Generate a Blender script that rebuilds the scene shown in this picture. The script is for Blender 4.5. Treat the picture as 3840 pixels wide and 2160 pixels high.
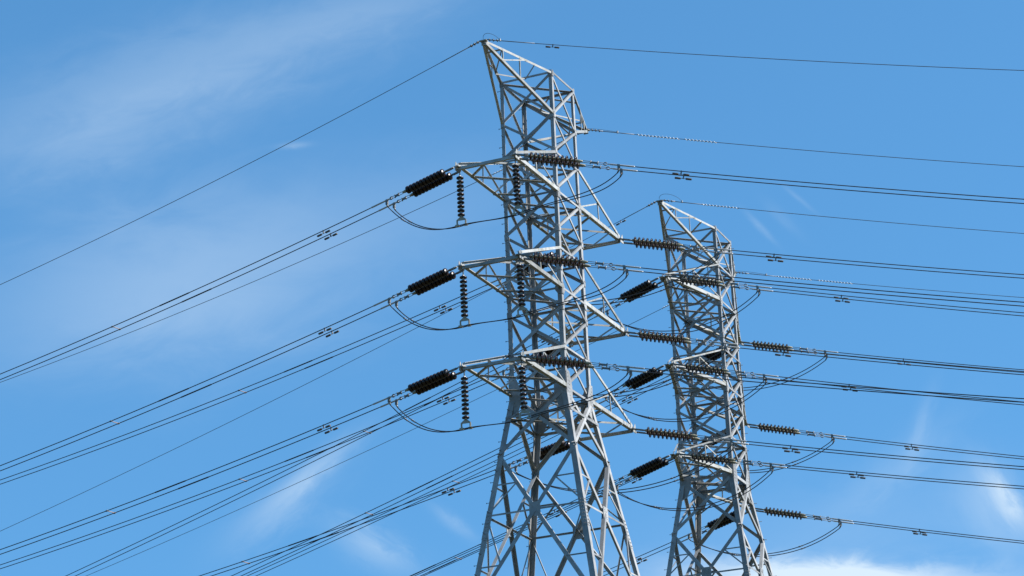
import bpy, math, random
from mathutils import Vector, Matrix, Quaternion
R = math.radians
SC = bpy.context.scene
for o in list(bpy.data.objects):
    bpy.data.objects.remove(o)
COL = SC.collection

# ------------------------------------------------------------------ camera
YAW, PITCH, ROLL, FPX = -0.4166014, 0.3446193, -0.0414436, 9853.49
cam = bpy.data.cameras.new("camera"); co = bpy.data.objects.new("camera", cam); COL.objects.link(co)
_f = Vector((math.sin(YAW)*math.cos(PITCH), math.cos(YAW)*math.cos(PITCH), math.sin(PITCH)))
_r = Vector((math.cos(YAW), -math.sin(YAW), 0)); _u = _r.cross(_f)
_r2 = math.cos(ROLL)*_r + math.sin(ROLL)*_u; _u2 = -math.sin(ROLL)*_r + math.cos(ROLL)*_u
co.matrix_world = Matrix(((_r2.x, _u2.x, -_f.x, 37.2832), (_r2.y, _u2.y, -_f.y, -87.5036),
                          (_r2.z, _u2.z, -_f.z, 1.7), (0, 0, 0, 1)))
cam.sensor_width = 36.0; cam.lens = FPX/3840*36.0; cam.clip_start = 0.5; cam.clip_end = 20000
SC.camera = co

# ------------------------------------------------------------------ light and sky
SUN_AZ, SUN_EL = R(14), R(42)          # azimuth measured from +X towards +Y
SKY_STRENGTH = 0.099
sd = Vector((math.cos(SUN_EL)*math.cos(SUN_AZ), math.cos(SUN_EL)*math.sin(SUN_AZ), math.sin(SUN_EL)))
sl = bpy.data.lights.new("sun", 'SUN'); so = bpy.data.objects.new("sun", sl); COL.objects.link(so)
sl.energy = 5.0; sl.angle = R(0.53); sl.color = (1.0, 0.975, 0.94)
so.rotation_euler = (-sd).to_track_quat('-Z', 'Y').to_euler(); so.location = sd*200

world = bpy.data.worlds.new("World"); SC.world = world; world.use_nodes = True
nt = world.node_tree; N = nt.nodes; LK = nt.links
for n in list(N): N.remove(n)
wout = N.new('ShaderNodeOutputWorld'); bg = N.new('ShaderNodeBackground')
sky = N.new('ShaderNodeTexSky'); sky.sky_type = 'NISHITA'; sky.sun_disc = False
sky.sun_elevation = SUN_EL; sky.sun_rotation = R(90) - SUN_AZ
sky.altitude = 0; sky.air_density = 0.9; sky.dust_density = 0.0; sky.ozone_density = 8.5
LK.new(bg.outputs[0], wout.inputs[0]); bg.inputs[1].default_value = SKY_STRENGTH

def mth(op, a, b=None, c=None):
    n = N.new('ShaderNodeMath'); n.operation = op
    for i, v in enumerate((a, b, c)):
        if v is None: continue
        if isinstance(v, (int, float)): n.inputs[i].default_value = v
        else: LK.new(v, n.inputs[i])
    return n.outputs[0]
tc = N.new('ShaderNodeTexCoord'); sep = N.new('ShaderNodeSeparateXYZ')
LK.new(tc.outputs['Generated'], sep.inputs[0])
AZ = mth('MULTIPLY', mth('ARCTAN2', sep.outputs[0], sep.outputs[1]), 180/math.pi)   # compass degrees
EL = mth('MULTIPLY', mth('ARCSINE', sep.outputs[2]), 180/math.pi)                  # elevation degrees
# a clear day's gentle gradient: look the sky up a little above the horizon haze
svec = N.new('ShaderNodeCombineXYZ')
LK.new(sep.outputs[0], svec.inputs[0]); LK.new(sep.outputs[1], svec.inputs[1]); LK.new(mth('ADD', mth('MULTIPLY', sep.outputs[2], 0.55), 0.22), svec.inputs[2])
snrm = N.new('ShaderNodeVectorMath'); snrm.operation = 'NORMALIZE'; LK.new(svec.outputs[0], snrm.inputs[0]); LK.new(snrm.outputs[0], sky.inputs[0])
# cirrus: (azimuth, elevation, tilt, half length, half width, strength, fibre)
CIRRUS = [
    (-31.2, 24.6, 15, 4.6, 0.90, 0.20, 0.35),
    (-33.5, 23.0, 14, 3.0, 0.70, 0.13, 0.35),
    (-27.0, 25.9, 12, 2.6, 0.50, 0.10, 0.4),
    (-31.4, 20.0, 10, 4.0, 1.60, 0.27, 0.25),
    (-26.0, 21.5, 8, 3.5, 1.20, 0.07, 0.3),
    (-28.55, 15.85, 39, 1.15, 0.22, 0.27, 0.4),
    (-29.3, 15.1, 37, 1.3, 0.42, 0.16, 0.5),
    (-27.2, 14.2, 150, 0.9, 0.36, 0.24, 0.9),
    (-25.4, 14.7, 140, 0.5, 0.14, 0.16, 0.8),
    (-17.1, 12.85, -6, 2.6, 0.58, 1.1, 0.55),
    (-17.6, 12.3, -3, 4.2, 0.75, 0.40, 0.4),
    (-13.1, 14.45, 119, 0.75, 0.22, 0.50, 0.85),
    (-13.4, 14.2, 119, 1.1, 0.55, 0.22, 0.6),
    (-14.85, 16.1, 68, 0.8, 0.16, 0.13, 0.6),
    (-15.5, 15.3, 35, 1.6, 0.40, 0.10, 0.6),
    (-18.05, 20.76, -50, 0.42, 0.06, 0.13, 0.6),
    (-17.1, 21.3, -45, 0.42, 0.05, 0.08, 0.6),
    (-17.5, 20.9, -48, 0.5, 0.12, 0.05, 0.5),
    (-28.85, 22.97, 4, 0.32, 0.06, 0.15, 0.6),
    (-16.5, 14.0, 4, 4.5, 1.1, 0.10, 0.5),
]
total = None
for (a0, e0, tilt, la, lb, st, fib) in CIRRUS:
    ca, sa = math.cos(R(tilt)), math.sin(R(tilt))
    dx = mth('MULTIPLY', mth('SUBTRACT', AZ, a0), 0.94); dy = mth('SUBTRACT', EL, e0)
    x = mth('ADD', mth('MULTIPLY', dx, ca), mth('MULTIPLY', dy, sa))
    y = mth('SUBTRACT', mth('MULTIPLY', dy, ca), mth('MULTIPLY', dx, sa))
    cmb = N.new('ShaderNodeCombineXYZ')
    LK.new(mth('MULTIPLY', x, 0.55/max(lb, 0.35)), cmb.inputs[0]); LK.new(mth('MULTIPLY', y, 1.3/max(lb, 0.35)), cmb.inputs[1])
    cmb.inputs[2].default_value = a0
    nz = N.new('ShaderNodeTexNoise'); nz.inputs['Scale'].default_value = 1.0
    nz.inputs['Detail'].default_value = 6; nz.inputs['Roughness'].default_value = 0.6; nz.inputs['Distortion'].default_value = 0.6
    LK.new(cmb.outputs[0], nz.inputs['Vector'])
    w = mth('MULTIPLY', mth('SUBTRACT', nz.outputs[0], 0.5), 1.6)
    y2 = mth('ADD', mth('DIVIDE', y, lb), w)
    r2 = mth('ADD', mth('POWER', mth('ABSOLUTE', mth('DIVIDE', x, la)), 2.0), mth('POWER', mth('ABSOLUTE', y2), 4.0 if st > 1 else 2.0))
    g = mth('POWER', 2.71828, mth('MULTIPLY', r2, -1.0))
    nf = mth('ADD', 1-fib, mth('MULTIPLY', mth('MULTIPLY', nz.outputs[0], 2.0), fib))
    d = mth('MULTIPLY', mth('MULTIPLY', g, nf), st)
    total = d if total is None else mth('ADD', total, d)
total = mth('MINIMUM', total, 0.95)
mix = N.new('ShaderNodeMix'); mix.data_type = 'RGBA'
tint = N.new('ShaderNodeMix'); tint.data_type = 'RGBA'; tint.blend_type = 'MULTIPLY'; tint.inputs[0].default_value = 1.0
LK.new(sky.outputs[0], tint.inputs[6]); tint.inputs[7].default_value = (0.84, 1.21, 1.11, 1)     # white balance of the sky
LK.new(total, mix.inputs[0]); LK.new(tint.outputs[2], mix.inputs[6]); mix.inputs[7].default_value = (3.9, 4.7, 5.4, 1)
LK.new(mix.outputs[2], bg.inputs[0])

vs = SC.view_settings
vs.view_transform = 'Standard'; vs.look = 'None'; vs.gamma = 1.0; vs.use_curve_mapping = False; vs.exposure = 0.95

# ------------------------------------------------------------------ materials
def mat(name, base, rough=0.6, metal=0.0, var=0.0, vscale=2.0, stain=None, stain_amt=0.0, spec=0.5, bump=0.0):
    m = bpy.data.materials.new(name); m.use_nodes = True
    t = m.node_tree; b = t.nodes['Principled BSDF']
    b.inputs['Base Color'].default_value = (*base, 1); b.inputs['Roughness'].default_value = rough
    b.inputs['Metallic'].default_value = metal; b.inputs['Specular IOR Level'].default_value = spec
    if var or stain:
        g = t.nodes.new('ShaderNodeNewGeometry')
        n1 = t.nodes.new('ShaderNodeTexNoise'); n1.inputs['Scale'].default_value = vscale; n1.inputs['Detail'].default_value = 5
        t.links.new(g.outputs['Position'], n1.inputs['Vector'])
        rp = t.nodes.new('ShaderNodeValToRGB'); e = rp.color_ramp.elements
        e[0].position = 0.3; e[1].position = 0.7
        e[0].color = (*[c*(1-var) for c in base], 1); e[1].color = (*[min(1, c*(1+var)) for c in base], 1)
        t.links.new(n1.outputs[0], rp.inputs[0]); src = rp.outputs[0]
        if stain:
            n2 = t.nodes.new('ShaderNodeTexNoise'); n2.inputs['Scale'].default_value = vscale*2.3; n2.inputs['Detail'].default_value = 6
            t.links.new(g.outputs['Position'], n2.inputs['Vector'])
            r2 = t.nodes.new('ShaderNodeValToRGB'); r2.color_ramp.elements[0].position = 0.48; r2.color_ramp.elements[1].position = 0.68
            t.links.new(n2.outputs[0], r2.inputs[0])
            ml = t.nodes.new('ShaderNodeMath'); ml.operation = 'MULTIPLY'; ml.inputs[1].default_value = stain_amt
            t.links.new(r2.outputs[0], ml.inputs[0])
            mx = t.nodes.new('ShaderNodeMix'); mx.data_type = 'RGBA'
            t.links.new(ml.outputs[0], mx.inputs[0]); t.links.new(src, mx.inputs[6]); mx.inputs[7].default_value = (*stain, 1); src = mx.outputs[2]
        if name.endswith('galvanised_steel'):      # every bar left the zinc bath a little different
            oi = t.nodes.new('ShaderNodeObjectInfo'); mr = t.nodes.new('ShaderNodeMapRange')
            mr.inputs[3].default_value = 0.74; mr.inputs[4].default_value = 1.2
            t.links.new(oi.outputs['Random'], mr.inputs[0])
            mu = t.nodes.new('ShaderNodeMix'); mu.data_type = 'RGBA'; mu.blend_type = 'MULTIPLY'; mu.inputs[0].default_value = 1.0
            t.links.new(src, mu.inputs[6]); t.links.new(mr.outputs[0], mu.inputs[7]); src = mu.outputs[2]
        t.links.new(src, b.inputs['Base Color'])
    return m
M = {
    'steel': mat('galvanised_steel', (0.29, 0.284, 0.27), 0.5, 0.0, 0.18, 1.6, (0.18, 0.17, 0.145), 0.5),
    'arm': mat('weathered_galvanised_steel', (0.31, 0.304, 0.28), 0.5, 0.0, 0.16, 2.0, (0.155, 0.14, 0.075), 0.6),
    'bolt': mat('bolt_steel', (0.16, 0.16, 0.16), 0.5, 0.4),
    'porcelain': mat('brown_porcelain', (0.022, 0.010, 0.007), 0.30, 0.0, 0.25, 6.0, spec=0.35),
    'porcelain_rear': mat('dark_porcelain', (0.014, 0.010, 0.010), 0.38, 0.0, 0.2, 6.0, spec=0.3),
    'cap': mat('tan_iron_cap', (0.25, 0.225, 0.15), 0.55, 0.1, 0.25, 8.0),
    'cap_grey': mat('grey_iron_cap', (0.42, 0.42, 0.40), 0.5, 0.1, 0.15, 8.0),
    'fitting': mat('dull_fitting_steel', (0.16, 0.155, 0.14), 0.5, 0.3, 0.2, 5.0),
    'hanger': mat('tan_hanger_steel', (0.33, 0.29, 0.21), 0.5, 0.1, 0.15, 6.0),
    'wire': mat('dark_stranded_wire', (0.035, 0.035, 0.037), 0.6, 0.2),
    'earth': mat('dull_earth_wire', (0.07, 0.075, 0.08), 0.6, 0.2),
    'clamp': mat('aluminium_clamp', (0.42, 0.41, 0.38), 0.45, 0.2),
    'damper': mat('damper_iron', (0.10, 0.085, 0.07), 0.6, 0.1, 0.2, 10),
    'spacer': mat('rusty_spacer', (0.30, 0.20, 0.14), 0.6, 0.1),
    'pvc': mat('white_plastic', (0.72, 0.74, 0.74), 0.4),
    'ground': mat('dry_grass', (0.055, 0.052, 0.024), 0.95, 0, 0.4, 0.15, (0.034, 0.047, 0.017), 0.8, spec=0.1),
    'concrete': mat('concrete', (0.35, 0.34, 0.32), 0.9, 0, 0.15, 3.0),
}

# ------------------------------------------------------------------ helpers
class MB:
    def __init__(s): s.v = []; s.f = []; s.mi = []; s.sm = []
    def add(s, vs_, fs, mi=0, smooth=False):
        k = len(s.v); s.v += [tuple(v) for v in vs_]
        for f in fs: s.f.append([i+k for i in f]); s.mi.append(mi); s.sm.append(smooth)
    def prism(s, p0, p1, e1, e2, poly, mi=0):
        n = len(poly)
        a = [p0 + e1*x + e2*y for x, y in poly]; b = [p1 + e1*x + e2*y for x, y in poly]
        fs = [[i, (i+1) % n, n+(i+1) % n, n+i] for i in range(n)] + [list(range(n-1, -1, -1)), list(range(n, 2*n))]
        s.add(a+b, fs, mi)
    def box(s, c, ex, ey, ez, mi=0):          # centre and three half-axis vectors
        vs_ = [c + ex*i + ey*j + ez*k for i in (-1, 1) for j in (-1, 1) for k in (-1, 1)]
        s.add(vs_, [[0,1,3,2],[4,6,7,5],[0,4,5,1],[2,3,7,6],[0,2,6,4],[1,5,7,3]], mi)
    def tube(s, pts, r, sides=8, mi=0, cap=True):
        n = len(pts); prev = None; rings = []
        for i, p in enumerate(pts):
            d = (pts[min(i+1, n-1)] - pts[max(i-1, 0)]).normalized()
            if prev is None: prev = d.orthogonal().normalized()
            e1 = (prev - d*prev.dot(d)).normalized(); prev = e1; e2 = d.cross(e1)
            rr = r[i] if isinstance(r, (list, tuple)) else r
            rings += [p + e1*rr*math.cos(2*math.pi*j/sides) + e2*rr*math.sin(2*math.pi*j/sides) for j in range(sides)]
        fs = [[i*sides+j, i*sides+(j+1) % sides, (i+1)*sides+(j+1) % sides, (i+1)*sides+j] for i in range(n-1) for j in range(sides)]
        s.add(rings, fs, mi, True)
        if cap:
            k = len(s.v)-len(rings)
            s.f.append([k+j for j in range(sides-1, -1, -1)]); s.mi.append(mi); s.sm.append(False)
            s.f.append([k+(n-1)*sides+j for j in range(sides)]); s.mi.append(mi); s.sm.append(False)
    def lathe(s, prof, sides=20, mi=0):       # profile (x, r) about local X
        rings = []
        for x, r in prof:
            rings += [Vector((x, r*math.cos(2*math.pi*j/sides), r*math.sin(2*math.pi*j/sides))) for j in range(sides)]
        fs = [[i*sides+j, (i+1)*sides+j, (i+1)*sides+(j+1) % sides, i*sides+(j+1) % sides] for i in range(len(prof)-1) for j in range(sides)]
        s.add(rings, fs, mi, True)
    def mesh(s, name, mats):
        me = bpy.data.meshes.new(name); me.from_pydata(s.v, [], s.f)
        for m in mats: me.materials.append(m)
        for i, p in enumerate(me.polygons): p.material_index = s.mi[i]; p.use_smooth = s.sm[i]
        me.update(); return me
    def build(s, name, mats, parent=None, loc=None):
        if not isinstance(mats, (list, tuple)): mats = [mats]
        o = bpy.data.objects.new(name, s.mesh(name, mats)); COL.objects.link(o)
        if parent: o.parent = parent
        if loc is not None: o.location = loc
        return o
def inst(name, me, parent=None, loc=(0, 0, 0), quat=None):
    o = bpy.data.objects.new(name, me); COL.objects.link(o); o.parent = parent; o.location = loc
    if quat is not None: o.rotation_mode = 'QUATERNION'; o.rotation_quaternion = quat
    return o
def tag(o, label=None, cat=None, group=None, kind=None):
    if label: o['label'] = label
    if cat: o['category'] = cat
    if group: o['group'] = group
    if kind: o['kind'] = kind
    return o
def empty(name, loc=(0, 0, 0), quat=None, rz=None):
    o = bpy.data.objects.new(name, None); COL.objects.link(o); o.location = loc; o.empty_display_size = 0.2
    if quat is not None: o.rotation_mode = 'QUATERNION'; o.rotation_quaternion = quat
    if rz is not None: o.rotation_euler = (0, 0, rz)
    return o
def V(*a): return Vector(a)
Z = V(0, 0, 1)
def Lpoly(w, t): return [(0, 0), (w, 0), (w, t), (t, t), (t, w), (0, w)]
def corner(mb, p0, p1, e1, e2, w, t):         # angle with its outer corner on p0-p1, flanges along e1 and e2
    d = (p1-p0).normalized()
    e1 = (e1 - d*e1.dot(d)).normalized(); e2 = (e2 - d*e2.dot(d)).normalized()
    mb.prism(p0, p1, e1, e2, Lpoly(w, t))
def bar(mb, p0, p1, n, w, t, off=0.0, up=True, trim=0.0):   # angle whose broad flange lies in the plane with normal n
    d = (p1-p0).normalized(); n = (n - d*n.dot(d)).normalized(); m = d.cross(n)
    if (m.z > 0) == up: m = -m
    p0 = p0 + d*trim; p1 = p1 - d*trim
    sh = -m*w*0.5 + n*off
    mb.prism(p0+sh, p1+sh, m, -n, Lpoly(w, t))
def lerp(a, b, t): return a + (b-a)*t

# ------------------------------------------------------------------ the ground
mb = MB(); S_ = 9000
mb.add([V(-S_, -S_, 0), V(S_, -S_, 0), V(S_, S_, 0), V(-S_, S_, 0)], [[0, 1, 2, 3]])
g = mb.build('ground', M['ground']); tag(g, 'dry grassy ground under the two pylons', kind='structure')

# ------------------------------------------------------------------ lattice towers
SG = {'A': (-1, -1), 'C': (1, -1), 'B': (-1, 1), 'D': (1, 1)}
FACES = [('A', 'C', V(0, -1, 0)), ('C', 'D', V(1, 0, 0)), ('D', 'B', V(0, 1, 0)), ('B', 'A', V(-1, 0, 0))]

def bolt_mesh():
    b = MB(); b.tube([V(0, 0, 0), V(0.13, 0, 0)], 0.011, 6); b.tube([V(0.13, 0, 0), V(0.145, 0, 0)], 0.024, 6)
    return b.mesh('step_bolt', [M['bolt']])
BOLT = bolt_mesh()

def tower(name, label, pos, yaw, zw, nodes, prof, tiers, tie_dz, ut, vt, horn, low, spread, wide_tip, seed):
    rnd = random.Random(seed)
    root = empty(name, (pos[0], pos[1], 0), rz=yaw); tag(root, label, 'pylon')
    z0 = nodes[0]
    def hw(z):
        k = (z0-z)/(z0-zw)
        if k <= 1: return prof[0]+(prof[1]-prof[0])*k, prof[2]+(prof[3]-prof[2])*k
        return prof[1]+spread[0]*(zw-z), prof[3]+spread[1]*(zw-z)
    def P(c, z): a, b = hw(z); return V(SG[c][0]*a, SG[c][1]*b, z)
    st, am = M['steel'], M['arm']
    # legs
    d1 = zw-low[0]; d2 = zw-low[1]; zs_low = [zw, d1, d2]
    h = 7.5; z = d2
    while z-h > 2.0: z -= h; zs_low.append(z); h *= 1.15
    zs_low.append(0.5)
    for c in 'ACDB':
        e1 = V(-SG[c][0], 0, 0); e2 = V(0, -SG[c][1], 0)
        b = MB()
        segs = [(nodes[0]+0.05, nodes[len(nodes)//2], 0.142, 0.02), (nodes[len(nodes)//2], zw, 0.176, 0.022), (zw, 0.45, 0.215, 0.026)]
        for za, zb, w, t in segs: corner(b, P(c, za), P(c, zb), e1, e2, w, t)
        # splice angles with rows of bolts
        for zc in (zw-5.1, zw-9.5):
            pa, pb = P(c, zc+0.55), P(c, zc-0.55)
            o1 = e1*-0.012 + e2*-0.012
            corner(b, pa+o1, pb+o1, e1, e2, 0.18, 0.012)
            for i in range(8):
                p = lerp(pa, pb, (i+0.5)/8)
                for ee, oo in ((e1, e2), (e2, e1)):
                    for q in (0.06, 0.13):
                        b.box(p + ee*q - oo*0.022, ee*0.014, oo*0.012, Z*0.014)
        leg = b.build('leg', st, root)
        if c in 'AB' or c == 'D' and wide_tip is False:
            z = nodes[0]-0.3; k = 0
            ax = V(-1, 0, 0) if c in 'AB' else V(1, 0, 0)
            while z > zw-14:
                p = P(c, z); 
                q = ax.to_track_quat('X', 'Z') if k % 2 == 0 else V(0, SG[c][1], 0).to_track_quat('X', 'Z')
                if k % 2 == 0: p = p + V(0, -SG[c][1]*0.07, 0)
                else: p = p + V(-SG[c][0]*0.07, 0, 0)
                inst('step_bolt', BOLT, leg, p, q); z -= 0.40; k += 1
        f = MB(); p = P(c, 0.0); f.box(V(p.x, p.y, 0.2), V(.55, 0, 0), V(0, .55, 0), V(0, 0, .35)); f.build('footing', M['concrete'], root)
    # column bracing: an X on every face of every panel
    for i in range(len(nodes)-1):
        za, zb = nodes[i], nodes[i+1]
        w = 0.086 + 0.02*(i/len(nodes))
        for a, c, n in FACES:
            ww = w*(1.3 if n.y else 0.95)
            b = MB(); bar(b, P(a, zb), P(c, za), n, ww, 0.012, 0.014, True); b.build('brace', st, root)
            b = MB(); bar(b, P(a, za), P(c, zb), n, ww*0.9, 0.012, -0.026, True); b.build('brace', st, root)
    def ring(z, w=0.08):
        for a, c, n in FACES:
            b = MB(); bar(b, P(a, z), P(c, z), n, w, 0.012, 0.03, True, 0.03); b.build('strut', st, root)
        b = MB(); bar(b, P('A', z), P('D', z), Z, 0.07, 0.01, 0.0); b.build('strut', st, root)
    ring(nodes[0], 0.085)
    # small corner plates at every node
    def plate(c, z, hh, ww, bolts=True, mbs=None):
        b = mbs or MB(); p = P(c, z)
        for (ax, n) in ((V(-SG[c][0], 0, 0), V(0, SG[c][1], 0)), (V(0, -SG[c][1], 0), V(SG[c][0], 0, 0))):
            off = n*0.02
            poly = [(-0.0, -hh), (ww*0.55, -hh), (ww, -hh*0.3), (ww, hh*0.3), (ww*0.55, hh), (0, hh)]
            b.prism(p+off-n*0.006, p+off+n*0.006, ax, Z, poly)
            if bolts:
                nb = max(2, int(hh*2/0.14))
                for k in range(nb):
                    zz = -hh*0.85 + 1.7*hh*k/(nb-1)
                    for q in ((0.22, 0.5) if ww > 0.3 else (0.35,)):
                        if abs(zz) > hh*0.5 and q > 0.45: continue
                        b.box(p + off + n*0.011 + ax*ww*q + Z*zz, ax*0.013, n*0.01, Z*0.013)
        if mbs is None: b.build('gusset_plate', st, root)
    for i, z in enumerate(nodes[:-1]):
        for c in 'ACDB': plate(c, z-0.02, 0.13, 0.16)
    for c in 'ACDB':
        plate(c, zw-0.1, 0.75, 0.5)
    # cross-arms
    for ti, zt in enumerate(tiers):
        ring(zt, 0.085); ring(zt+tie_dz, 0.075)
        for c in 'ACDB':
            if ti < 2: plate(c, zt, 0.24, 0.26)
        for sv in (-1, 1):
            L, Rr = ('A', 'C') if sv < 0 else ('B', 'D')
            yt = vt[ti]*sv
            bx = MB()
            arm_pts = {}
            # yoke beam head plate of the arm: the arm's own mesh
            tl, tr = V(-ut, yt, zt), V(ut, yt, zt)
            for tp, sx in ((tl, -1), (tr, 1)):
                bx.box(tp + V(sx*0.05, 0, 0.02), V(0.10, 0, 0), V(0, 0.17, 0), V(0, 0, 0.012))
                bx.box(tp + V(sx*0.10, 0, -0.05), V(0.012, 0, 0), V(0, 0.16, 0), V(0, 0, 0.075))
            if wide_tip:
                for tp, sx in ((tl, -1), (tr, 1)):
                    bx.prism(tp+V(sx*0.10, sv*0.02, 0.04), tp+V(sx*0.112, sv*0.02, 0.04), V(0, sv, 0), Z, [(-0.10, 0), (0.10, 0), (0.06, 0.2), (0.02, 0.2)])
            nrm = V(0, sv, 0)
            if wide_tip:
                bar(bx, tl+V(0, sv*0.05, -0.04), tr+V(0, sv*0.05, -0.04), nrm, 0.11, 0.015, 0.02, False)
                if sv > 0: bar(bx, tl+V(0, -sv*0.15, -0.06), tr+V(0, -sv*0.15, -0.06), nrm, 0.08, 0.013, 0.0, False)
            arm = bx.build('crossarm', am, root)
            pl = {}
            for c, sx, tp in ((L, -1, tl), (Rr, 1, tr)):
                root_p = P(c, zt)+V(sx*0.03, 0, 0)
                tpp = tp + V(sx*0.03, 0, 0)
                b = MB(); corner(b, tpp+V(0, sv*0.1, 0), root_p-V(0, sv*0.15, 0), V(-sx, 0, 0), Z, 0.15, 0.015); b.build('chord', am, arm)
                tie_top = P(c, zt+tie_dz)
                b = MB(); bar(b, tp+V(sx*0.01, 0, 0.15), tie_top+V(sx*0.02, 0, 0), V(sx, 0, 0), 0.105 if wide_tip else 0.062, 0.013, 0.02, True); b.build('tie', am, arm)
                tm = lerp(tp+Z*0.1, tie_top, 0.52); cm = lerp(tp, root_p, 0.52)
                b = MB(); bar(b, tm, cm+Z*0.1, V(sx, 0, 0), 0.055, 0.008, -0.015); b.build('post', am, arm)
                b = MB(); bar(b, tm, root_p+Z*0.12, V(sx, 0, 0), 0.055, 0.008, -0.03); b.build('post', am, arm)
                pl[sx] = (tp, root_p)
            def on(sx, t): return lerp(pl[sx][0], pl[sx][1], t)+V(0, 0, 0.03)
            mid_c = (P(L, zt)+P(Rr, zt))*0.5+V(0, 0, 0.05)
            lace = [(on(-1, .26), on(1, .77)), (on(1, .25), on(-1, .78)), (on(-1, .78), mid_c), (on(1, .78), mid_c)]
            if wide_tip:
                em = (tl+tr)*0.5+V(0, 0, 0.03)
                lace += [(on(-1, .27), em), (on(1, .25), em)]
            for k, (p, q) in enumerate(lace):
                b = MB(); bar(b, p, q, Z, 0.07, 0.01, 0.0 if k % 2 else 0.014); b.build('lacing', am, arm)
    # earth-wire peaks leaning out on both sides
    vh, zh = horn
    for sv in (-1, 1):
        L, Rr = ('A', 'C') if sv < 0 else ('B', 'D')
        tp = V(0, sv*vh, zh)
        b = MB(); b.box(tp+V(0, -sv*0.03, -0.02), V(.14, 0, 0), V(0, .09, 0), V(0, 0, .018)); b.box(tp+V(0, -sv*0.05, -0.10), V(.10, 0, 0), V(0, .012, 0), V(0, 0, .09))
        pk = b.build('earth_wire_peak', am, root)
        za, zb = nodes[0], nodes[1]
        seg = {}
        for c, sx in ((L, -1), (Rr, 1)):
            t0 = tp + V(sx*0.06, 0, 0)
            up_, lo_ = P(c, za), P(c, zb)
            b = MB(); corner(b, t0, up_+V(0, 0, 0.03), V(-sx, 0, 0), V(0, 0, -1), 0.095, 0.012); b.build('chord', am, pk)
            b = MB(); corner(b, t0-Z*0.12, lo_+V(0, sv*0.03, 0), V(-sx, 0, 0), Z, 0.105, 0.013); b.build('chord', am, pk)
            seg[sx] = (t0, up_, lo_)
            for k in (0.27, 0.52):
                b = MB(); bar(b, lerp(t0, up_, k), lerp(t0-Z*0.12, lo_, k), V(sx, 0, 0), 0.045, 0.007, 0.0); b.build('lacing', am, pk)
            b = MB(); bar(b, lerp(t0, up_, .63), lerp(t0-Z*0.12, lo_, .24), V(sx, 0, 0), 0.045, 0.007, 0.012); b.build('lacing', am, pk)
        m_ = (P(L, za)+P(Rr, za))*0.5
        uL = lambda k: lerp(seg[-1][0], seg[-1][1], k); uR = lambda k: lerp(seg[1][0], seg[1][1], k)
        for p, q in ((uL(.74), m_), (uR(.74), m_), (uR(.25), uL(.74)), (uL(.25), uR(.25))):
            b = MB(); bar(b, p-Z*0.03, q-Z*0.03, Z, 0.05, 0.008, 0.0); b.build('lacing', am, pk)
    # spreading base: one X right below the waist, then big X panels with centre plates and redundant struts
    ring(zw-0.9 if wide_tip else zw-0.05, 0.09)
    for i in range(len(zs_low)-1):
        za, zb = zs_low[i], zs_low[i+1]
        w = 0.135 if i == 0 else 0.145
        for a, c, n in FACES:
            pa, pc, qa, qc = P(a, za), P(c, za), P(a, zb), P(c, zb)
            b = MB(); bar(b, qa, pc, n, w, 0.016, 0.018, True); b.build('brace', st, root)
            b = MB(); bar(b, pa, qc, n, w, 0.016, -0.03, True); b.build('brace', st, root)
            wa, wb = (pa-pc).length, (qa-qc).length
            kc = wa/(wa+wb); ctr = lerp(pa, qc, kc)
            if i == 0:
                for (pl_, pd) in ((a, qa), (c, qc)):
                    b = MB(); bar(b, lerp(pa if pl_ == a else pc, pd, 0.42), lerp(lerp(pa, qc, .2) if pl_ == a else lerp(pc, qa, .2), lerp(pa, qc, .28) if pl_ == a else lerp(pc, qa, .28), .5), n, 0.05, 0.008, -0.01)
                    b.build('strut', st, root)
                continue
            if i > 1 and n.y > 0 or i > 2: continue
            t = pc-pa; t = t.normalized(); up = n.cross(t); up = up if up.z > 0 else -up
            nn = t.cross(up); nn = nn if nn.dot(n) > 0 else -nn
            b = MB(); b.box(ctr, t*0.22, nn*0.012, up*0.27)
            for sx in (-1, 1):
                for sy in (-1, 1):
                    for k in (0.09, 0.14, 0.19):
                        b.box(ctr + t*sx*k*0.9 + up*sy*k*1.15 + nn*0.018, t*0.013, nn*0.01, up*0.013)
            b.build('gusset_plate', st, root)
            for (c0, p_t, p_b) in ((a, pa, qa), (c, pc, qc)):
                lc = P(c0, ctr.z)
                def sb(p, q, ww=0.055):
                    b = MB(); bar(b, p, q, n, ww, 0.008, -0.012); b.build('strut', st, root)
                sb(lc, ctr, 0.07)
                qm = lerp(p_t, ctr, 0.5); sb(qm, P(c0, qm.z)); sb(qm, lerp(P(c0, qm.z), lc, 1.0))
                qm = lerp(p_b, ctr, 0.5); sb(qm, P(c0, qm.z)); sb(qm, lc)
    return root

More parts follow.
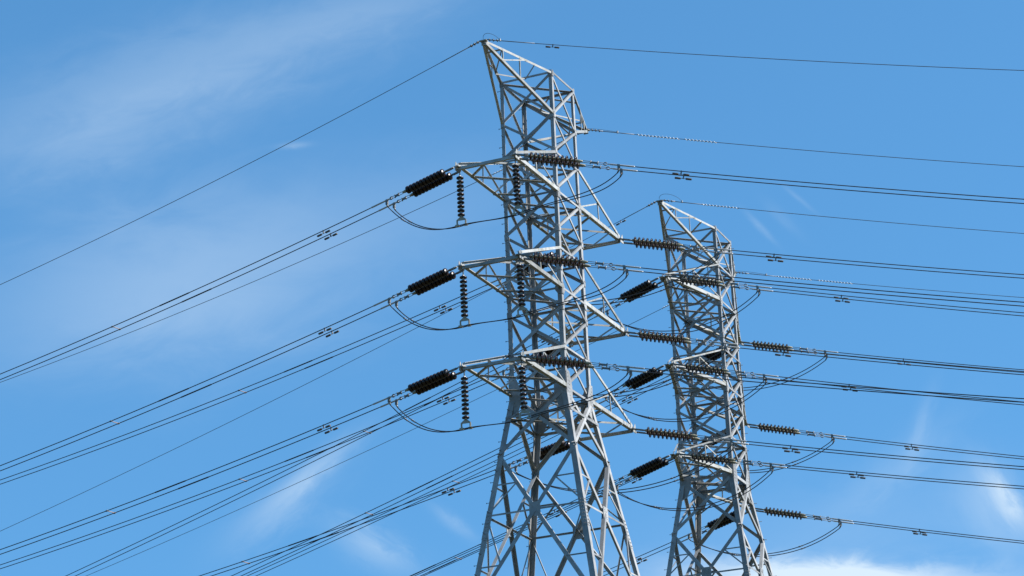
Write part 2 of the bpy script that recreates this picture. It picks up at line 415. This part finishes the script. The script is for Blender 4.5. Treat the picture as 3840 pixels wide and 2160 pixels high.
ZW1 = 31.2993
n1 = [ZW1+8+4.8958, ZW1+8+3.1357, ZW1+8+1.62] + [ZW1+8*(5-i)/5 for i in range(6)]
TOW1 = tower('lattice_tower', 'large grey lattice pylon standing in front, rising to the top of the picture',
             (0, 0), 0.0, ZW1, n1, (1.1133, 1.149, 1.0842, 1.2301), [ZW1+8-0.11, ZW1+4-0.07, ZW1-0.04], 1.62,
             1.14, (5.081, 5.095, 5.302), (4.9727, ZW1+8+4.928), (2.386, 8.736), (0.171, 0.165), True, 1)
T2P, T2Y, ZW2 = (-0.1604, 18.279), 0.0321, 32.3481
n2 = [ZW2+8+3.4537, ZW2+8+1.7123] + [ZW2+8*(5-i)/5 for i in range(6)]
TOW2 = tower('lattice_tower', 'smaller grey lattice pylon standing behind and to the right of the large one',
             T2P, T2Y, ZW2, n2, (1.175, 1.2093, 1.1137, 1.1005), [ZW2+8, ZW2+4, ZW2], 1.70,
             0.0737, (5.106, 5.106, 5.106), (5.2293, ZW2+8+3.5542), (2.4767, 7.4), (0.1459, 0.2063), False, 2)

# ------------------------------------------------------------------ insulators
def disc_mesh(name, pitch, dia, por, capm, thick):
    """cap-and-pin disc: thin shed with an open metal body, or a thick glazed bell"""
    b = MB(); r = dia/2; p = pitch
    if thick:
        a, e = thick
        b.lathe([(0, 0.001), (0, 0.034), (0.01, 0.046), (p*a, 0.05)], 14, 1)
        b.lathe([(p*a, 0.046), (p*(a+.04), r*0.55), (p*(a+.10), r*0.80), (p*(a+.19), r*0.95), (p*(a+.30), r), (p*(e-.08), r), (p*(e-.02), r*0.965), (p*e, r*0.91),
                 (p*(e-.10), r*0.82), (p*e, r*0.72), (p*(e-.10), r*0.60), (p*e, r*0.48), (p*(e-.06), r*0.38), (p*(e-.03), 0.02)], 24, 0)
        b.lathe([(p*(e-.05), 0.042), (p*1.0, 0.036)], 12, 1)
    else:
        b.lathe([(0, 0.001), (0, 0.050), (0.01, 0.054), (p*0.44, 0.058)], 14, 1)
        b.lathe([(p*0.40, 0.052), (p*0.42, r*0.55), (p*0.47, r*0.82), (p*0.52, r*0.95), (p*0.60, r), (p*0.72, r*0.99), (p*0.76, r*0.94),
                 (p*0.74, r*0.88), (p*0.66, r*0.82), (p*0.76, r*0.72), (p*0.66, r*0.62), (p*0.74, r*0.50), (p*0.68, r*0.40), (p*0.72, 0.02)], 24, 0)
        b.lathe([(p*0.68, 0.052), (p*1.0, 0.050)], 12, 1)
    return b.mesh(name, [por, capm])
PR, PL = 0.172, 0.164
DISC = {(1, 'R'): disc_mesh('disc', PR, 0.31, M['porcelain'], M['cap'], None), (1, 'L'): disc_mesh('disc', PL, 0.30, M['porcelain'], M['bolt'], (0.14, 0.86)),
        (2, 'R'): disc_mesh('disc', PR, 0.295, M['porcelain_rear'], M['cap'], None), (2, 'L'): disc_mesh('disc', PL, 0.295, M['porcelain_rear'], M['bolt'], (0.14, 0.86))}
DISCS = disc_mesh('disc', 0.163, 0.275, M['porcelain'], M['cap_grey'], (0.26, 0.80))
def link_mesh():
    b = MB()
    b.box(V(0.25, 0.03, 0), V(.20, 0, 0), V(0, .009, 0), V(0, 0, .028)); b.box(V(0.25, -0.03, 0), V(.20, 0, 0), V(0, .009, 0), V(0, 0, .028))
    b.tube([V(-0.02, 0, 0), V(0.12, 0, 0)], 0.032, 8); b.tube([V(0.40, 0, 0), V(0.56, 0, 0)], 0.034, 8)
    for x in (0.08, 0.44): b.tube([V(x, -0.06, 0), V(x, 0.06, 0)], 0.020, 6)
    return b.mesh('link', [M['fitting']])
LINK = link_mesh()
def socket_mesh():
    b = MB(); b.lathe([(0, .001), (0, .05), (.03, .06), (.14, .06), (.17, .045), (.22, .045), (.24, .001)], 12)
    return b.mesh('socket', [M['cap']])
SOCK = socket_mesh()
def rod_mesh(L):
    b = MB()
    for s_ in (-1, 1): b.tube([V(0, s_*0.012, s_*0.038), V(L, s_*0.010, s_*0.030)], 0.011, 6)
    for x in (L*0.33, L*0.62): b.tube([V(x, 0, -0.07), V(x, 0, 0.07)], 0.022, 6)
    b.box(V(L*0.475, 0, 0), V(L*0.15, 0, 0), V(0, .012, 0), V(0, 0, .03))
    ring = [V(L*0.93+0.07*math.cos(a), 0, 0.06*math.sin(a)) for a in [2*math.pi*k/12 for k in range(13)]]
    b.tube(ring, 0.014, 6)
    return b.mesh('turnbuckle_rod', [M['fitting']])

class Wire:
    """a sagging line leaving P0 in the horizontal direction az: z = a s + c s^2"""
    def __init__(s, P0, az, a, c, off=0.0):
        s.P0 = P0; s.d = V(math.cos(az), math.sin(az), 0); s.n = V(0, 0, 1).cross(s.d); s.n = s.n if s.n.y > 0 else -s.n
        s.a = a; s.c = c; s.off = off
    def at(s, t): return s.P0 + s.d*t + s.n*s.off + Z*(s.a*t + s.c*t*t)
    def tan(s, t): return (s.d + Z*(s.a+2*s.c*t)).normalized()

def tension_string(w, disc, ndisc, label, s0=0.0, clamp=3.35, pitch=0.17, start=0.5):
    q = (w.at(2.6)-w.at(0)).normalized().to_track_quat('X', 'Z')
    root = empty('insulator_string', w.at(s0), q)
    tag(root, label, 'insulator string', 'disc insulator strings hung on the two pylons')
    inst('link', LINK, root).scale = (start/0.55, 1, 1)
    x = start
    for k in range(ndisc): inst('disc', disc, root, (x, 0, 0)); x += pitch
    inst('socket', SOCK, root, (x-0.02, 0, 0)); x += 0.2
    L = clamp - s0 - x + 0.08
    key = round(L, 2)
    if key not in RODS: RODS[key] = rod_mesh(key)
    inst('turnbuckle_rod', RODS[key], root, (x, 0, 0))
    return root
RODS = {}

def conductor(w, label, s_clamp, s_term, send=118.0, sleeve=None, r=0.0185, n=64):
    pts = []
    s = s_clamp+0.25
    while s < send: pts.append(w.at(s)); s += 0.8 if s < 12 else 2.0
    pts.append(w.at(send))
    b = MB(); b.tube(pts, r, 8)
    o = b.build('conductor', M['wire']); tag(o, label, 'wire', 'twin power conductors')
    b = MB(); b.tube([w.at(s_clamp), w.at(s_clamp+0.08), w.at(s_clamp+0.1), w.at(s_clamp+0.95), w.at(s_clamp+1.0)], [0.022, 0.022, 0.033, 0.033, 0.02], 8)
    b.build('dead_end_clamp', M['clamp'], o)
    p = w.at(s_term); t = w.tan(s_term)
    b = MB(); b.box(p-Z*0.07, t*0.05, t.cross(Z).normalized()*0.03, Z*0.10)
    b.tube([p-Z*0.13+t*0.03, p-Z*0.30-t*0.06], [0.04, 0.028], 8)
    b.build('jumper_terminal', M['fitting'], o)
    if sleeve:
        b = MB(); b.tube([w.at(sleeve), w.at(sleeve+0.05), w.at(sleeve+0.8), w.at(sleeve+1.6), w.at(sleeve+1.65)], [0.017, 0.028, 0.028, 0.028, 0.017], 8)
        b.build('compression_sleeve', M['wire'], o)
    return o
def earth_wire(w, label, s0=0.6, send=118.0):
    pts = []; s = s0
    while s < send: pts.append(w.at(s)); s += 1.5
    pts.append(w.at(send))
    b = MB(); b.tube(pts, 0.0125, 6); o = b.build('earth_wire', M['earth']); tag(o, label, 'wire', 'thin earth wires')
    b = MB(); b.tube([w.at(0.02), w.at(s0*0.5), w.at(s0)], 0.022, 8)
    for k in (0.15, 0.3, 0.45): b.tube([w.at(k)-w.n*0.06, w.at(k)+w.n*0.06], 0.025, 6); b.tube([w.at(k)-Z*0.05, w.at(k)+Z*0.05], 0.02, 6)
    b.tube([w.at(s0), w.at(s0+1.3)], 0.017, 8)
    b.build('dead_end_grip', M['fitting'], o)
    return o

# damper: a short messenger with two weights hanging below the wire
def damper_parts():
    c = MB(); c.box(V(0, 0, -0.05), V(.022, 0, 0), V(0, .020, 0), V(0, 0, .075))
    c.tube([V(-0.27, 0, -0.115), V(0.27, 0, -0.115)], 0.010, 6)
    w = MB(); w.lathe([(-0.11, .001), (-0.11, .032), (-0.10, .040), (0.09, .040), (0.11, .030), (0.11, .001)], 12)
    return c.mesh('clamp', [M['bolt']]), w.mesh('weight', [M['damper']])
DCL, DWT = damper_parts()
def damper(w, s, label, scale=1.0):
    q = w.tan(s).to_track_quat('X', 'Z')
    root = empty('vibration_damper', w.at(s), q); root.scale = (scale,)*3
    tag(root, label, 'damper', 'vibration dampers clamped on the wires')
    inst('clamp', DCL, root)
    for x in (-0.205, 0.205): inst('weight', DWT, root, (x, 0, -0.118))
def spacer(wa, wb, s, label):
    pa, pb = wa.at(s), wb.at(s)
    root = empty('spacer_bar', (pa+pb)*0.5); tag(root, label, 'spacer', 'spacer bars between twin conductors')
    m_ = (pa+pb)*0.5
    b = MB(); b.tube([pa-m_, pb-m_], 0.016, 6); b.build('bar', M['spacer'], root)
    t = wa.tan(s)
    for p in (pa, pb):
        b = MB(); b.tube([p-m_-t*0.05, p-m_+t*0.05], 0.035, 8); b.build('wire_clamp', M['bolt'], root)

def bez(p0, p1, p2, p3, n=18):
    return [p0*(1-t)**3 + p1*3*t*(1-t)**2 + p2*3*t*t*(1-t) + p3*t**3 for t in [i/n for i in range(n+1)]]

TIER = ('top', 'middle', 'bottom')
PAIR = ('upper', 'lower')
SEP = 0.22
def tip_world(T, sx, sv, ti):
    if T == 1: return V(sx*1.14, sv*(5.081, 5.095, 5.302)[ti], (ZW1+8-0.11, ZW1+4-0.07, ZW1-0.04)[ti])
    x, y = sx*0.0737, sv*5.106; c, s = math.cos(T2Y), math.sin(T2Y)
    return V(x*c-y*s+T2P[0], x*s+y*c+T2P[1], ZW2+8-4*ti)
# initial slope of each line: right-going and left-going
AR = {(1,-1,0): -.2587, (1,-1,1): -.2525, (1,-1,2): -.229, (1,1,0): -.2464, (1,1,1): -.246, (1,1,2): -.231,
      (2,-1,0): -.257, (2,-1,1): -.2515, (2,-1,2): -.2247, (2,1,0): -.242, (2,1,1): -.2516, (2,1,2): -.2459}
AL = {(1,-1,0): -.1533, (1,-1,1): -.1563, (1,-1,2): -.1441, (1,1,0): -.1509, (1,1,1): -.1554, (1,1,2): -.136,
      (2,-1,0): -.189, (2,-1,1): -.186, (2,-1,2): -.18, (2,1,0): -.186, (2,1,1): -.183, (2,1,2): -.175}
AZR = {1: R(10), 2: R(10)}; AZL = {1: R(180-11), 2: R(180-15)}
CR = 0.0012; CLT = {1: 0.0014, 2: 0.0007}
PY = {1: 'large pylon', 2: 'smaller pylon'}
DAMP_R = {1: 6.15, 2: 7.4}; DAMP_L = {1: 6.3, 2: 6.3}
for T in (1, 2):
    for sv in (-1, 1):
        side = 'left' if sv < 0 else 'right'
        for ti in range(3):
            arm = f"{TIER[ti]} {side} arm of the {PY[T]}"
            key = (T, sv, ti)
            wl = [Wire(tip_world(T, -1, sv, ti)+V(-0.10, 0, -0.04), AZL[T], AL[key], CLT[T], o) for o in (-SEP, SEP)]
            wr = [Wire(tip_world(T, 1, sv, ti)+V(0.10, 0, -0.04), AZR[T], AR[key], CR, o) for o in (-SEP, SEP)]
            for k in (0, 1):
                nd = 11 if T == 1 else 10
                tension_string(wl[k], DISC[(T, 'L')], nd, f"{PAIR[k]} brown disc string pulling left from the {arm}", clamp=2.95, pitch=PL, start=0.42)
                tension_string(wr[k], DISC[(T, 'R')], nd, f"{PAIR[k]} brown disc string pulling right from the {arm}", clamp=3.45, pitch=PR, start=0.49)
                conductor(wl[k], f"{PAIR[k]} dark conductor running left from the {arm}", 2.95, 3.17, sleeve=(13.2 if k == 0 else 12.4) if sv < 0 or T == 1 else None)
                conductor(wr[k], f"{PAIR[k]} dark conductor running right from the {arm}", 3.45, 3.85)
                damper(wl[k], DAMP_L[T], f"damper on the {PAIR[k]} left-going conductor of the {arm}")
                damper(wr[k], DAMP_R[T], f"damper on the {PAIR[k]} right-going conductor of the {arm}")
            spacer(wl[0], wl[1], 17.4, f"short bar joining the left-going twin conductors of the {arm}")
            # jumper loops under the arm, and on the outer arms of the large pylon two hanging strings that hold them
            hang = T == 1 and sv < 0
            sus = []
            if hang:
                for sx, nm in ((-1, 'left'), (1, 'right')):
                    p = tip_world(T, sx, sv, ti) + V(sx*0.0, 0.03, -0.08)
                    root = empty('suspension_string', p, V(sx*0.01, 0.02, -1).to_track_quat('X', 'Y'))
                    tag(root, f"hanging disc string at the {nm} end of the large pylon's {TIER[ti]} left arm", 'insulator string', 'hanging jumper insulator strings')
                    b = MB(); b.tube([V(-0.05, 0, 0), V(0.24, 0, 0)], 0.022, 8); b.tube([V(0.1, -0.05, 0), V(0.1, 0.05, 0)], 0.02, 6); b.build('link', M['fitting'], root)
                    x = 0.22
                    for i in range(10): inst('disc', DISCS, root, (x, 0, 0)); x += 0.163
                    # triangular yoke with two hangers and clamps
                    yv = V(0, 0, 1); yd = V(0, 1, 0)
                    qi = root.rotation_quaternion.inverted()
                    ax = qi @ V(1, 0.12, 0); ay = qi @ V(0, 1, 0); dn = V(1, 0, 0)
                    b = MB(); b.prism(V(x+0.02, 0, 0)-ay*0.01, V(x+0.02, 0, 0)+ay*0.01, ax, dn, [(-0.03, -0.03), (0.03, -0.03), (0.19, 0.10), (0.19, 0.13), (-0.19, 0.13), (-0.19, 0.10)])
                    b.build('yoke_plate', M['hanger'], root)
                    ends = []
                    for e in (-0.165, 0.165):
                        b = MB(); c0 = V(x+0.13, 0, 0)+ax*e
                        for s_ in (-1, 1): b.box(c0+dn*0.11+ay*0.03*s_, dn*0.10, ay*0.007, ax*0.017)
                        b.box(c0+dn*0.21, dn*0.035, ay*0.04, ax*0.07)
                        b.build('hanger_clamp', M['hanger'], root)
                    sus.append(p + V(sx*0.01, 0.02, -1).normalized()*(x+0.35))
            for k in (0, 1):
                o_ = (-0.13, 0.13)[k]
                pl = wl[k].at(3.12)-Z*0.30; pr = wr[k].at(3.80)-Z*0.30
                if hang:
                    sl_ = sus[0]+V(o_*1.2, o_*0.2, 0); sr_ = sus[1]+V(o_*1.2, o_*0.2, 0)
                    tl = V(1, 0.02, 0.10).normalized(); tr = V(1, 0.1, 0.20).normalized()
                    dl = sl_-pl; dr = pr-sr_
                    pts = bez(pl, pl+V(0.35, 0.15, -0.44), sl_-tl*1.6+V(0, 0, -0.02), sl_) + bez(sl_, sl_+tl*0.7, sr_-tr*0.7, sr_)[1:] + bez(sr_, sr_+tr*1.9, pr-V(0.9, 0.1, 0.75), pr)[1:]
                else:
                    sag = 1.25 if T == 1 else 1.2 if sv < 0 else 0.98
                    pts = []
                    for i in range(31):
                        t = i/30; p = lerp(pl, pr, t) - Z*sag*(1-(2*t-1)**2)*(1+0.12*(2*t-1)**2)
                        pts.append(p)
                b = MB(); b.tube([p for p in pts], 0.0195, 8)
                o = b.build('jumper_cable', M['wire']); tag(o, f"{PAIR[k]} dark jumper cable looping under the {arm}", 'cable', 'jumper cables under the arms')
                sp = (6, 12) if hang else (8, 22)
                for i in sp[:1] if hang else sp:
                    b = MB(); t_ = (pts[i+1]-pts[i-1]).normalized(); b.tube([pts[i]-t_*0.05, pts[i]+t_*0.05], 0.033, 8); b.tube([pts[i]+t_*0.13-t_*0.03, pts[i]+t_*0.16], 0.03, 8)
                    b.build('cable_clamp', M['bolt'], o)

# ------------------------------------------------------------------ earth wires on the peaks
c2, s2 = math.cos(T2Y), math.sin(T2Y)
HP = {(1, -1): V(0, -4.973, ZW1+12.928), (1, 1): V(0, 4.973, ZW1+12.928)}
for sv in (-1, 1): HP[(2, sv)] = V(-sv*5.2293*s2+T2P[0], sv*5.2293*c2+T2P[1], ZW2+11.554)
EA = {(1,-1): (-.242, -.1775), (1,1): (-.258, -.1505), (2,-1): (-.2555, -.176), (2,1): (-.2398, -.172)}
EC = {(1,-1): .0014, (1,1): .0014, (2,-1): .0007, (2,1): .0007}
def spiral(w, s0, s1, label):
    n = int((s1-s0)/0.012); pts = []
    for i in range(n+1):
        s = s0+(s1-s0)*i/n; a = 2*math.pi*(s-s0)/0.145
        pts.append(w.at(s) + w.n*0.032*math.cos(a) + Z*0.032*math.sin(a))
    b = MB(); b.tube(pts, 0.013, 5); o = b.build('spiral_damper', M['pvc']); tag(o, label, 'spiral damper', 'white spiral dampers on the earth wires')
def loop_on(w, label, s_end=0.95, h=0.32):
    p0 = w.P0 + V(-0.1, 0, 0.05); p1 = w.at(s_end)+Z*0.03
    b = MB(); b.tube(bez(p0, p0+V(-0.05, 0, h*1.2), p1+V(-0.25, 0, h*1.3), p1, 16), 0.008, 6)
    o = b.build('bonding_loop', M['earth']); tag(o, label, 'cable', 'bonding loops on the peaks')
    b = MB(); b.box(p1, V(.03, 0, 0), V(0, .03, 0), V(0, 0, .05)); b.build('loop_clamp', M['clamp'], o)
EW = {}
for T in (1, 2):
    for sv in (-1, 1):
        side = 'left' if sv < 0 else 'right'
        pk = f"{side} peak of the {PY[T]}"
        wr = Wire(HP[(T, sv)]+V(0.10, 0, 0), AZR[T], EA[(T, sv)][0], CR); wl = Wire(HP[(T, sv)]+V(-0.10, 0, 0), AZL[T], EA[(T, sv)][1], EC[(T, sv)])
        earth_wire(wr, f"thin earth wire running right from the {pk}"); earth_wire(wl, f"thin earth wire running left from the {pk}")
        EW[(T, sv)] = (wl, wr)
        if (T, sv) != (1, 1): loop_on(wr, f"small wire loop on top of the {pk}", *( (1.4, 0.1) if (T, sv) == (2, 1) else (0.55, 0.3) if T == 1 else (0.9, 0.35)))
        else: loop_on(wr, f"small wire loop beside the {pk}", 1.2, 0.08)
damper(EW[(1, -1)][1], 2.6, 'damper under the earth wire right of the left peak of the large pylon', 0.85)
damper(EW[(2, -1)][0], 2.05, 'damper under the earth wire left of the left peak of the smaller pylon', 0.85)
spiral(EW[(1, 1)][1], 2.0, 3.75, 'white spiral on earth wire right of the large pylon, nearer the pylon')
spiral(EW[(1, 1)][1], 3.95, 5.25, 'white spiral on earth wire right of the large pylon, farther from the pylon')
spiral(EW[(2, -1)][1], 1.75, 3.4, 'white spiral on the earth wire right of the left peak of the smaller pylon')
spiral(EW[(2, 1)][1], 1.9, 3.5, 'white spiral right of the smaller pylon, nearer the right peak')
spiral(EW[(2, 1)][1], 3.8, 5.4, 'white spiral right of the smaller pylon, farther from the right peak')
spiral(EW[(1, 1)][0], 2.2, 3.2, 'white spiral on earth wire behind the top of the large pylon')
spiral(EW[(1, 1)][0], 4.1, 4.7, 'short white spiral on earth wire just left of the large pylon')
spiral(EW[(2, 1)][0], 3.6, 4.2, 'short white spiral on earth wire just left of the smaller pylon')
